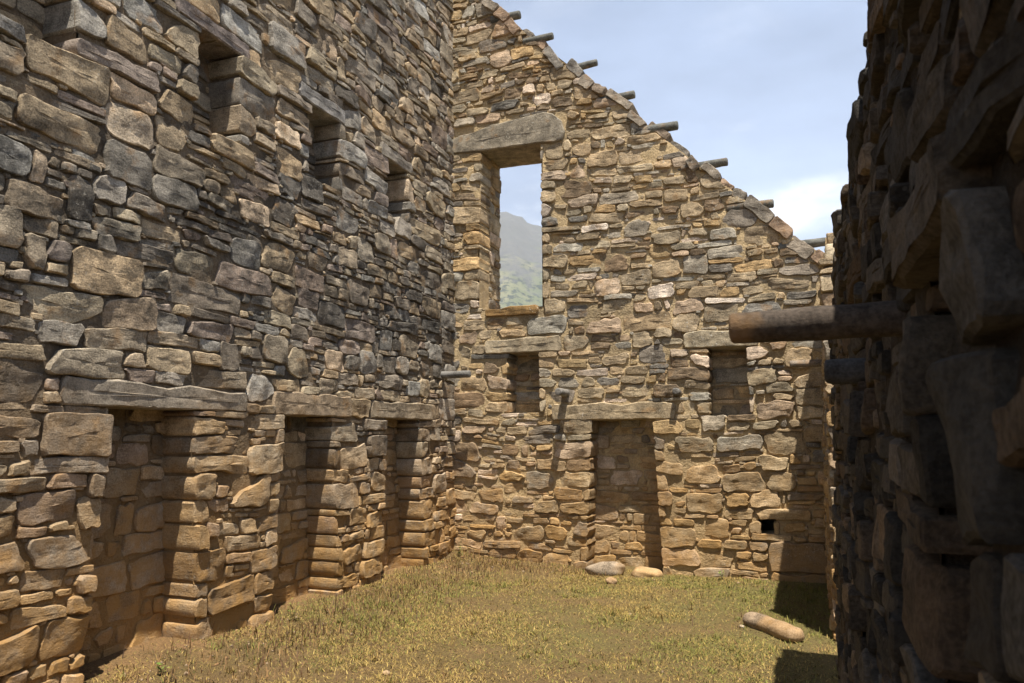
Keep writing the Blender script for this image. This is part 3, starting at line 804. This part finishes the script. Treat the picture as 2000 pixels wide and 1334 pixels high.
for i, (x, z, ln, rr) in enumerate([(-3.41, 7.37, .24, .055), (-2.95, 6.95, .22, .055), (-2.37, 6.44, .30, .052), (-1.85, 5.93, .28, .055), (-1.32, 5.455, .34, .055), (-0.73, 4.885, .36, .057), (-0.20, 4.33, .36, .056), (0.36, 3.795, .36, .056)]):
    q_ = random.Random(60 + i); k_ = q_.uniform(-.05, .02)
    peg(G, (x - ln - .22, YB + 0.055, z + 0.004), (1, q_.uniform(-.07, .03), q_.uniform(-.02, .05)), ln + .22 + k_, rr * q_.uniform(.85, 1.1), seed=20 + i, col=(.13, .132, .12))
peg(G, (-2.82, YB + .15, 2.14), (0.02, -1, 0.0), 0.5, 0.050, seed=31, label='stone peg left of the door-shaped niche lintel, pointing into the room', col=(.19, .18, .165))
peg(G, (-1.43, YB + .15, 2.125), (0.02, -1, 0.0), 0.29, 0.046, seed=32, label='stone peg right of the door-shaped niche lintel, pointing into the room', col=(.17, .165, .155))
G.finish()

# ------------------------------------------------------------------ shaded wall close on the right, and the stump beyond the gap
def fr(u, v, n): return (0.112 + 0.030 * v - n, u, v)
FR = Frame(fr, flip=True)
RW = thing('stone_wall', 'dark shaded stone wall close to the camera with a thick stone peg', 'wall', (0.6, 3.0, 0))
FINE, RUG = 0.07, 0.085
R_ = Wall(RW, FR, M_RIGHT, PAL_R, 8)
rn = [(0.96, 1.33, 0.30, 1.84, 0.02), (2.79, 3.16, 0.30, 1.60, 0.02)]
rlin = [(0.88, 1.42, 1.84, 1.95, (.10, .085, .068)), (2.66, 3.30, 1.60, 1.74, (.08, .07, .06))]
obs = [(o[0], o[1], o[2], o[3], 'open') for o in rn] + [(a, b_, c_, d_, 'lintel') for a, b_, c_, d_, _ in rlin]
R_.warps = rn
def rtop(y): return 2.66 + 0.04 * float(vnoise(y * 1.7, 3.3)) + 0.03 * float(vnoise(y * 5, 8.3)) - 0.5 * max(0, (y - 5.13) / 0.5) * 0.6
SZ_R = dict(h=0.080, slab=0.28, big=0.10, small=0.16)
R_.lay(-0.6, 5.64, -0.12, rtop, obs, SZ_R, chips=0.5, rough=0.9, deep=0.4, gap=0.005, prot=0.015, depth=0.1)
for a, b_, c_, d_, k in rlin: lintel(R_, a, b_, c_, d_, front=0.03, depth=0.4, col=k)
hole = trap_hole(rn)
V, F = sheet(FR, -0.6, 5.64, -0.1, 2.8, 0.034, lambda U, Q: -0.028 + 0.022 * fbm(U * 7, Q * 7, 4), hole, top=lambda y: rtop(y) - 0.06)
def solid_back(V, F, frame, u0, u1, top, th):
    xs = np.linspace(u0, u1, 24)
    for i in range(23):
        a, c = float(xs[i]), float(xs[i + 1]); ta, tc_ = top(a) - 0.07, top(c) - 0.07
        add_quads(V, F, frame, [[(a, ta, -.05), (c, tc_, -.05), (c, tc_, -th), (a, ta, -th)], [(a, -.1, -th), (a, ta, -th), (c, tc_, -th), (c, -.1, -th)]])
    for u in (u0, u1):
        t_ = top(u) - .07
        add_quads(V, F, frame, [[(u, -.1, -.05), (u, -.1, -th), (u, t_, -th), (u, t_, -.05)]])
solid_back(V, F, FR, -0.6, 5.64, rtop, 0.78)
rl = np.array(RW.location)
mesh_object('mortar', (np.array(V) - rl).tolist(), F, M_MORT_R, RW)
for o in rn: niche_lining(R_, o, 0.42, M_MORT_R, SZ_N)
# far end face of this wall, seen from the gap
FE1 = Frame(lambda u, v, n: (u, 5.60 + n, v), flip=True)
R_.lay(0.2, 0.98, -0.1, lambda x: rtop(5.6) - .04, [], SZ_R, frame=FE1, depth=0.08, prot=0.012, warp=False)
peg(R_, (0.30, 1.765, 1.845), (-1, 0.0, -0.012), 0.452, 0.038, seed=41, label='long thick brown stone peg jutting from the shaded wall', col=(.072, .058, .047), taper=0.02)
peg(R_, (0.30, 2.78, 1.815), (-1, 0.0, 0.0), 0.236, 0.042, seed=42, label='short dark stone peg stump farther along the shaded wall', col=(.06, .06, .062))  # stump colour lowered to hold the shade it stands in
R_.finish()
FINE, RUG = 0.17, 0.08

def frs(u, v, n): return (0.125 + 0.028 * v - n, u, v)
FS = Frame(frs, flip=True)
SW = thing('stone_wall', 'narrow wall stump with a sunlit end between the gap and the gable', 'wall', (0.6, 8.2, 0))
S_ = Wall(SW, FS, M_BACK, PAL_B, 12)
def stop(y): return 3.3 + 0.05 * float(vnoise(y * 3, 1.3)) - 0.25 * max(0, (7.2 - y) / 0.5)
S_.lay(6.74, 9.28, -0.12, stop, [], SZ_R, deep=0.2, prot=0.02, depth=0.1)
FE = Frame(lambda u, v, n: (u, 6.72 - n, v))
S_.lay(0.15, 0.98, -0.1, lambda x: stop(6.74) - .03, [], SZ_B, frame=FE, depth=0.1, prot=0.016, warp=False)
V, F = sheet(FS, 6.73, 9.28, -0.1, 3.0, 0.034, lambda U, Q: -0.035 + 0.02 * fbm(U * 7, Q * 7, 4), None, top=lambda y: stop(y) - 0.05)
solid_back(V, F, FS, 6.74, 9.28, stop, 0.8)
rl = np.array(SW.location)
mesh_object('mortar', (np.array(V) - rl).tolist(), F, M_MORT_B, SW)
peg(S_, (0.30, 8.75, 2.37), (-1, 0, 0.0), 0.44, 0.042, seed=51, label='thin stone peg on the wall stump beside the gable', col=(.22, .185, .15))
S_.finish()

# ------------------------------------------------------------------ loose stones
M_LOOSE = stone_material('loose_river_stone', soot=0.12, dust_top=0.3, dust=0.35, lichen=0.1)
for nd in M_LOOSE.node_tree.nodes:
    if nd.type == 'BUMP': nd.inputs['Strength'].default_value = 0.4
def boulder(name, label, cat, loc, size, rz=0, col=(.34, .26, .18), power=2.6, seed=1, tilt=0.0, rough=0.06, group=None, bury=0.18):
    """Superellipsoid worn stone with shallow dents."""
    r = random.Random(seed); S, Rr = 28, 16; V = []; F = []
    ph = [r.random() * 6.3 for _ in range(8)]
    def sp(c, p): return math.copysign(abs(c) ** (2 / p), c)
    for j in range(Rr + 1):
        th_ = -math.pi / 2 + math.pi * j / Rr
        for i in range(S):
            g = 2 * math.pi * i / S
            x = sp(math.cos(th_), power) * sp(math.cos(g), 2.1); y = sp(math.cos(th_), power) * sp(math.sin(g), 2.1); z = sp(math.sin(th_), power)
            k = 1 + rough * (math.sin(2.3 * x + ph[0]) * math.sin(2.9 * y + ph[1]) + .6 * math.sin(4.7 * z + 3.1 * x + ph[2]) + .35 * math.sin(8 * x + 7 * y + ph[3]))
            V.append((x * size[0] / 2 * k, y * size[1] / 2 * k, z * size[2] / 2 * k))
    for j in range(Rr):
        for i in range(S): F.append((j * S + i, j * S + (i + 1) % S, (j + 1) * S + (i + 1) % S, (j + 1) * S + i))
    o = mesh_object(name, V, F, M_LOOSE, None, [tuple(col) + (r.random(),)] * len(V))
    gz = float(ground_z(np.array(loc[0]), np.array(loc[1])))
    o.location = (loc[0], loc[1], (loc[2] if len(loc) > 2 else gz + size[2] * (0.5 - bury)))
    o.rotation_euler = (0, tilt, rz)
    o['label'] = label; o['category'] = cat; o['kind'] = 'thing'
    if group: o['group'] = group
    return o
def log_stone():
    """Fallen roof peg: a stout rounded cylinder."""
    r = random.Random(4); S = 22; V = []; F = []; L_ = 0.66; rad = 0.078
    prof = [(-.5, .22), (-.495, .5), (-.475, .78), (-.44, .93), (-.36, .99), (-.2, 1.02), (0, 1.0), (.2, 1.03), (.36, .98), (.43, .93), (.47, .8), (.492, .52), (.5, .2)]
    for t_, k in prof:
        for i in range(S):
            g = 2 * math.pi * i / S
            q = rad * k * (1 + .07 * math.sin(2 * g + .6 + t_ * 2) + .03 * math.sin(5 * g + t_ * 7) + .09 * float(vnoise(t_ * 7 + 3, g * 1.1)) + .05 * float(vnoise(t_ * 19 + 8, g * 2.7)) - .06 * abs(t_))
            V.append((t_ * L_, q * math.cos(g), q * math.sin(g) * .86))
    for j in range(len(prof) - 1):
        for i in range(S): F.append((j * S + i, j * S + (i + 1) % S, (j + 1) * S + (i + 1) % S, (j + 1) * S + i))
    F.append(tuple(range(S))); F.append(tuple(range((len(prof) - 1) * S, len(prof) * S))[::-1])
    o = mesh_object('fallen_peg', V, F, M_LOOSE, None, [(.27, .205, .14, .37)] * len(V))
    import bmesh
    bm = bmesh.new(); bm.from_mesh(o.data); bmesh.ops.recalc_face_normals(bm, faces=bm.faces); bm.to_mesh(o.data); bm.free()
    o.location = (-0.335, 6.86, 0.050); o.rotation_euler = (0, 0, math.atan2(-0.52, 0.44))
    o['label'] = 'long rounded brown stone peg lying on the grass at the edge of the shadow'; o['category'] = 'fallen stone'; o['kind'] = 'thing'
log_stone()
boulder('boulder', 'smooth oval pale brown boulder lying at the foot of the door-shaped niche', 'boulder', (-2.28, 9.05), (0.46, 0.24, 0.19), 0.05, (.28, .225, .165), 2.2, 3, -0.1, 0.10, bury=0.25)
boulder('flat_stone', 'flat pale stone slab on the floor of the door-shaped niche', 'flat stone', (-1.82, 9.20), (0.36, 0.34, 0.12), 0.1, (.38, .28, .165), 3.4, 5, 0.05, 0.08, bury=0.35)
boulder('pebble', 'small pale wedge-shaped stone lying alone on the lawn near the lower picture edge', 'stone', (-2.71, 4.74), (0.055, 0.045, 0.035), 0.4, (.32, .24, .155), 2.0, 6, 0.2, 0.12)
boulder('pebble', 'brown fist-sized stone on the bare earth in front of the oval boulder', 'stone', (-2.06, 8.45), (0.13, 0.1, 0.08), 0.3, (.34, .25, .17), 2.4, 7, 0.1, 0.08)
boulder('pebble', 'tiny pale stone in the grass beside the fallen stone peg', 'stone', (-0.58, 6.93), (0.05, 0.04, 0.03), 0.3, (.38, .33, .26), 2.4, 8, 0.1, 0.08)

# ------------------------------------------------------------------ grass, dry weeds, crumbs of earth and stone
def leaf_material(name, rough=0.8):
    m, n, l, b = nodes_of(name)
    at = n.new('ShaderNodeAttribute'); at.attribute_name = 'tint'
    l.new(at.outputs['Color'], b.inputs['Base Color']); b.inputs['Roughness'].default_value = rough
    return m
M_GRASS = leaf_material('grass_blade')
def big_mesh(name, V, T, nv, mat, per):
    """per = faces of one item as index tuples within its nv vertices."""
    N = len(V) // nv
    me = bpy.data.meshes.new(name)
    per = np.array(per); k = per.shape[1]
    idx = (np.arange(N)[:, None, None] * nv + per[None]).reshape(-1, k)
    me.vertices.add(len(V)); me.vertices.foreach_set('co', np.asarray(V, np.float32).ravel())
    me.loops.add(idx.size); me.loops.foreach_set('vertex_index', idx.ravel().astype(np.int32))
    me.polygons.add(len(idx)); me.polygons.foreach_set('loop_start', (np.arange(len(idx)) * k).astype(np.int32))
    me.polygons.foreach_set('loop_total', np.full(len(idx), k, np.int32))
    me.update(calc_edges=True)
    a = me.color_attributes.new('tint', 'FLOAT_COLOR', 'POINT'); a.data.foreach_set('color', np.asarray(T, np.float32).ravel())
    me.materials.append(mat)
    o = bpy.data.objects.new(name, me); COL.objects.link(o)
    return o
def blades(n, xr, yr, hmin, hmax, wid, lean, cols, weights, keep=None, green=None):
    x = NR.uniform(xr[0], xr[1], n); y = NR.uniform(yr[0], yr[1], n)
    if keep is not None:
        k = NR.rand(n) < keep(x, y); x, y = x[k], y[k]; n = len(x)
    z = ground_z(x, y); ln = NR.uniform(hmin, hmax, n) * (0.7 + 0.6 * NR.rand(n)); az = NR.uniform(0, 6.283, n); le = np.clip(NR.normal(lean, 0.3, n), 0.05, 1.5)
    w = wid * NR.uniform(0.6, 1.4, n); pa = az + 1.57 + NR.normal(0, .3, n)
    d = np.stack([np.cos(az) * np.sin(le), np.sin(az) * np.sin(le), np.cos(le)], 1)
    le2 = np.clip(le + NR.normal(.35, .25, n), 0, 1.62)
    d2 = np.stack([np.cos(az) * np.sin(le2), np.sin(az) * np.sin(le2), np.cos(le2)], 1)
    p = np.stack([x, y, z - .003], 1); s = np.stack([np.cos(pa), np.sin(pa), 0 * pa], 1) * w[:, None] / 2
    m = p + d * ln[:, None] * .55; t = m + d2 * ln[:, None] * .5
    V = np.stack([p - s, p + s, m + s * .8, m - s * .8, t + s * .1, t - s * .1], 1).reshape(-1, 3)
    ci = NR.choice(len(cols), n, p=np.array(weights) / sum(weights))
    C = np.array(cols)[ci]
    if green is not None:
        g = NR.rand(n) < green(x, y); gc = np.array([(.165, .165, .038), (.21, .195, .05), (.115, .122, .03)])[NR.randint(0, 3, n)]
        C = np.where(g[:, None], gc, C)
    C = C * NR.uniform(.75, 1.25, (n, 1)); C = np.concatenate([C, np.ones((n, 1))], 1)
    return V, np.repeat(C, 6, 0)
STRAW = [(.33, .24, .072), (.28, .195, .06), (.22, .14, .05), (.38, .285, .10), (.13, .08, .033)]
def patch(x, y): return np.clip(0.6 + 1.5 * fbm(x * 1.3 + 5, y * 1.3, 4), 0.2, 1) * np.clip((x + 4.6) / 0.3, 0.15, 1)
def greens(x, y):
    return np.clip(0.12 + 1.0 * fbm(x * .8 + 9, y * .8 + 2, 3) + 0.25 * np.clip((x + 3.2) / 1.2, 0, 1) * np.clip((y - 4.8) / 1.5, 0, 1) + 0.45 * np.clip((x + 1.6) / 1.6, 0, 1) * np.clip((y - 5.5) / 2.5, 0, 1) + .3 * np.exp(-((y - 8.6) / .35) ** 2), 0.02, 0.9)
V1, T1 = blades(330000, (-4.6, 0.14), (2.8, 9.4), 0.012, 0.042, 0.0048, 1.15, STRAW, (4, 4, 2.4, 2, 1.3), patch, greens)
g = big_mesh('grass', V1, T1, 6, M_GRASS, [(0, 1, 2, 3), (3, 2, 4, 5)])
g['kind'] = 'stuff'; g['label'] = 'short trodden grass, straw yellow with green patches'
# scattered taller tufts, uneven in size
tv, tt = [], []
for i in range(520):
    tx, ty = rng.uniform(-4.2, 0.05), rng.uniform(3.2, 9.2)
    if float(patch(np.array(tx), np.array(ty))) < rng.random() * 0.9: continue
    r_ = rng.uniform(.02, .07); gch = float(greens(np.array(tx), np.array(ty)))
    v_, t_ = blades(rng.randint(10, 34), (tx - r_, tx + r_), (ty - r_, ty + r_), 0.03, rng.uniform(.045, .085), 0.0045, 0.6, STRAW, (3, 4, 3, 1, 2), None, (lambda x, y, q=gch: 0 * x + min(.95, q * 1.9)))
    tv.append(v_); tt.append(t_)
g = big_mesh('grass_tufts', np.concatenate(tv), np.concatenate(tt), 6, M_GRASS, [(0, 1, 2, 3), (3, 2, 4, 5)])
g['kind'] = 'stuff'; g['label'] = 'uneven tufts of longer straw and green grass'
def weedy(x, y):
    a = np.clip(1 - np.abs(x + 3.85) / 0.75, 0, 1) * np.clip(0.5 + 1.4 * fbm(x * 2, y * 1.6, 3), 0, 1)
    b_ = np.exp(-((y - 9.0) / .2) ** 2) * (x > -4.3) * (x < -2.2) * .8
    return np.clip(a + b_, 0.01, 1)
V2, T2 = blades(26000, (-4.5, 0.1), (3.0, 9.3), 0.03, 0.095, 0.0062, 0.25, [(.125, .07, .04), (.20, .115, .05), (.27, .17, .07), (.09, .055, .035)], (3, 4, 2, 2), weedy, lambda x, y: 0.04 + 0 * x)
g = big_mesh('dry_weeds', V2, T2, 6, M_GRASS, [(0, 1, 2, 3), (3, 2, 4, 5)])
g['kind'] = 'stuff'; g['label'] = 'brown dry weed stalks along the foot of the tall wall'

def crumbs(n):
    V, T = [], []
    oct_ = np.array([(1, 0, 0), (-1, 0, 0), (0, 1, 0), (0, -1, 0), (0, 0, 1), (0, 0, -1)], float)
    for i in range(n):
        t_ = rng.random()
        if t_ < .45: x, y = rng.uniform(-4.35, -3.6), rng.uniform(3.2, 9.2)
        elif t_ < .7: x, y = rng.uniform(-4.2, 0), rng.uniform(8.7, 9.25)
        elif t_ < .75: x, y = rng.uniform(-4, 0.1), rng.uniform(3.5, 9)
        else: x, y = rng.uniform(-4.3, -3.9), rng.uniform(3.2, 9.2)
        s = rng.uniform(.005, .014) * (1.6 if rng.random() < .1 else 1)
        k = oct_ * np.array([s * rng.uniform(.7, 1.5), s * rng.uniform(.7, 1.5), s * rng.uniform(.5, .9)]) + NR.normal(0, s * .18, (6, 3))
        gz = float(ground_z(np.array(x), np.array(y)))
        V.append(k + np.array([x, y, gz + s * .2])); c = rng.choice([(.24, .165, .095), (.27, .20, .13), (.19, .14, .09), (.25, .15, .07)])
        T += [c + (1,)] * 6
    return np.concatenate(V), T
V3, T3 = crumbs(650)
g = big_mesh('gravel', V3, T3, 6, M_GRASS, [(0, 2, 4), (2, 1, 4), (1, 3, 4), (3, 0, 4), (2, 0, 5), (1, 2, 5), (3, 1, 5), (0, 3, 5)])
g['kind'] = 'stuff'; g['label'] = 'crumbs of stone and earth at the foot of the walls'

def weed_plant(x, y, label, h=0.14, n_=16, seed=1):
    """Small green weed: a few stems (one part) with oval leaves (another)."""
    r = random.Random(seed); z0 = float(ground_z(np.array(x), np.array(y)))
    o = thing('green_weed', label, 'weed', (x, y, z0), 'small green weeds at the wall foot')
    SV, SF, LV, LF, ST, LT = [], [], [], [], [], []
    for s in range(5):
        az = r.random() * 6.28; le = r.uniform(.1, .6); L_ = h * r.uniform(.7, 1.1)
        tip = Vector((math.cos(az) * math.sin(le), math.sin(az) * math.sin(le), math.cos(le))) * L_
        k = len(SV); w = .002
        SV += [(-w, 0, -.01), (w, 0, -.01), (0, w * 1.5, -.01), tuple(tip)]; SF += [(k, k + 1, k + 3), (k + 1, k + 2, k + 3), (k + 2, k, k + 3)]
        for q in range(n_ // 4):
            b_ = tip * r.uniform(.3, 1.0); a2 = r.random() * 6.28; l2 = r.uniform(.018, .034); up_ = r.uniform(-.2, .6)
            d = Vector((math.cos(a2), math.sin(a2), up_)).normalized(); sdw = d.cross(Vector((0, 0, 1))).normalized() * l2 * .3
            k = len(LV); LV += [tuple(b_), tuple(b_ + d * l2 * .5 + sdw), tuple(b_ + d * l2), tuple(b_ + d * l2 * .5 - sdw)]; LF.append((k, k + 1, k + 2, k + 3))
            c = r.choice([(.10, .16, .03), (.14, .19, .04), (.20, .20, .05)]); LT += [c + (1,)] * 4
    mesh_object('stem', SV, SF, M_GRASS, o, [(.13, .14, .05, 1)] * len(SV), smooth=False)
    mesh_object('leaves', LV, LF, M_GRASS, o, LT, smooth=False)
weed_plant(-4.20, 5.70, 'leggy green weed growing in the mouth of the middle niche', 0.22, 18, 2)
weed_plant(-4.05, 4.15, 'low green weed in the dirt before the nearest niche', 0.10, 20, 3)
weed_plant(-4.18, 9.08, 'bright green weed in the corner of the two walls', 0.13, 34, 4)
weed_plant(-0.95, 9.12, 'green weed tuft at the gable foot between the door-shaped niche and the drain hole', 0.10, 30, 5)
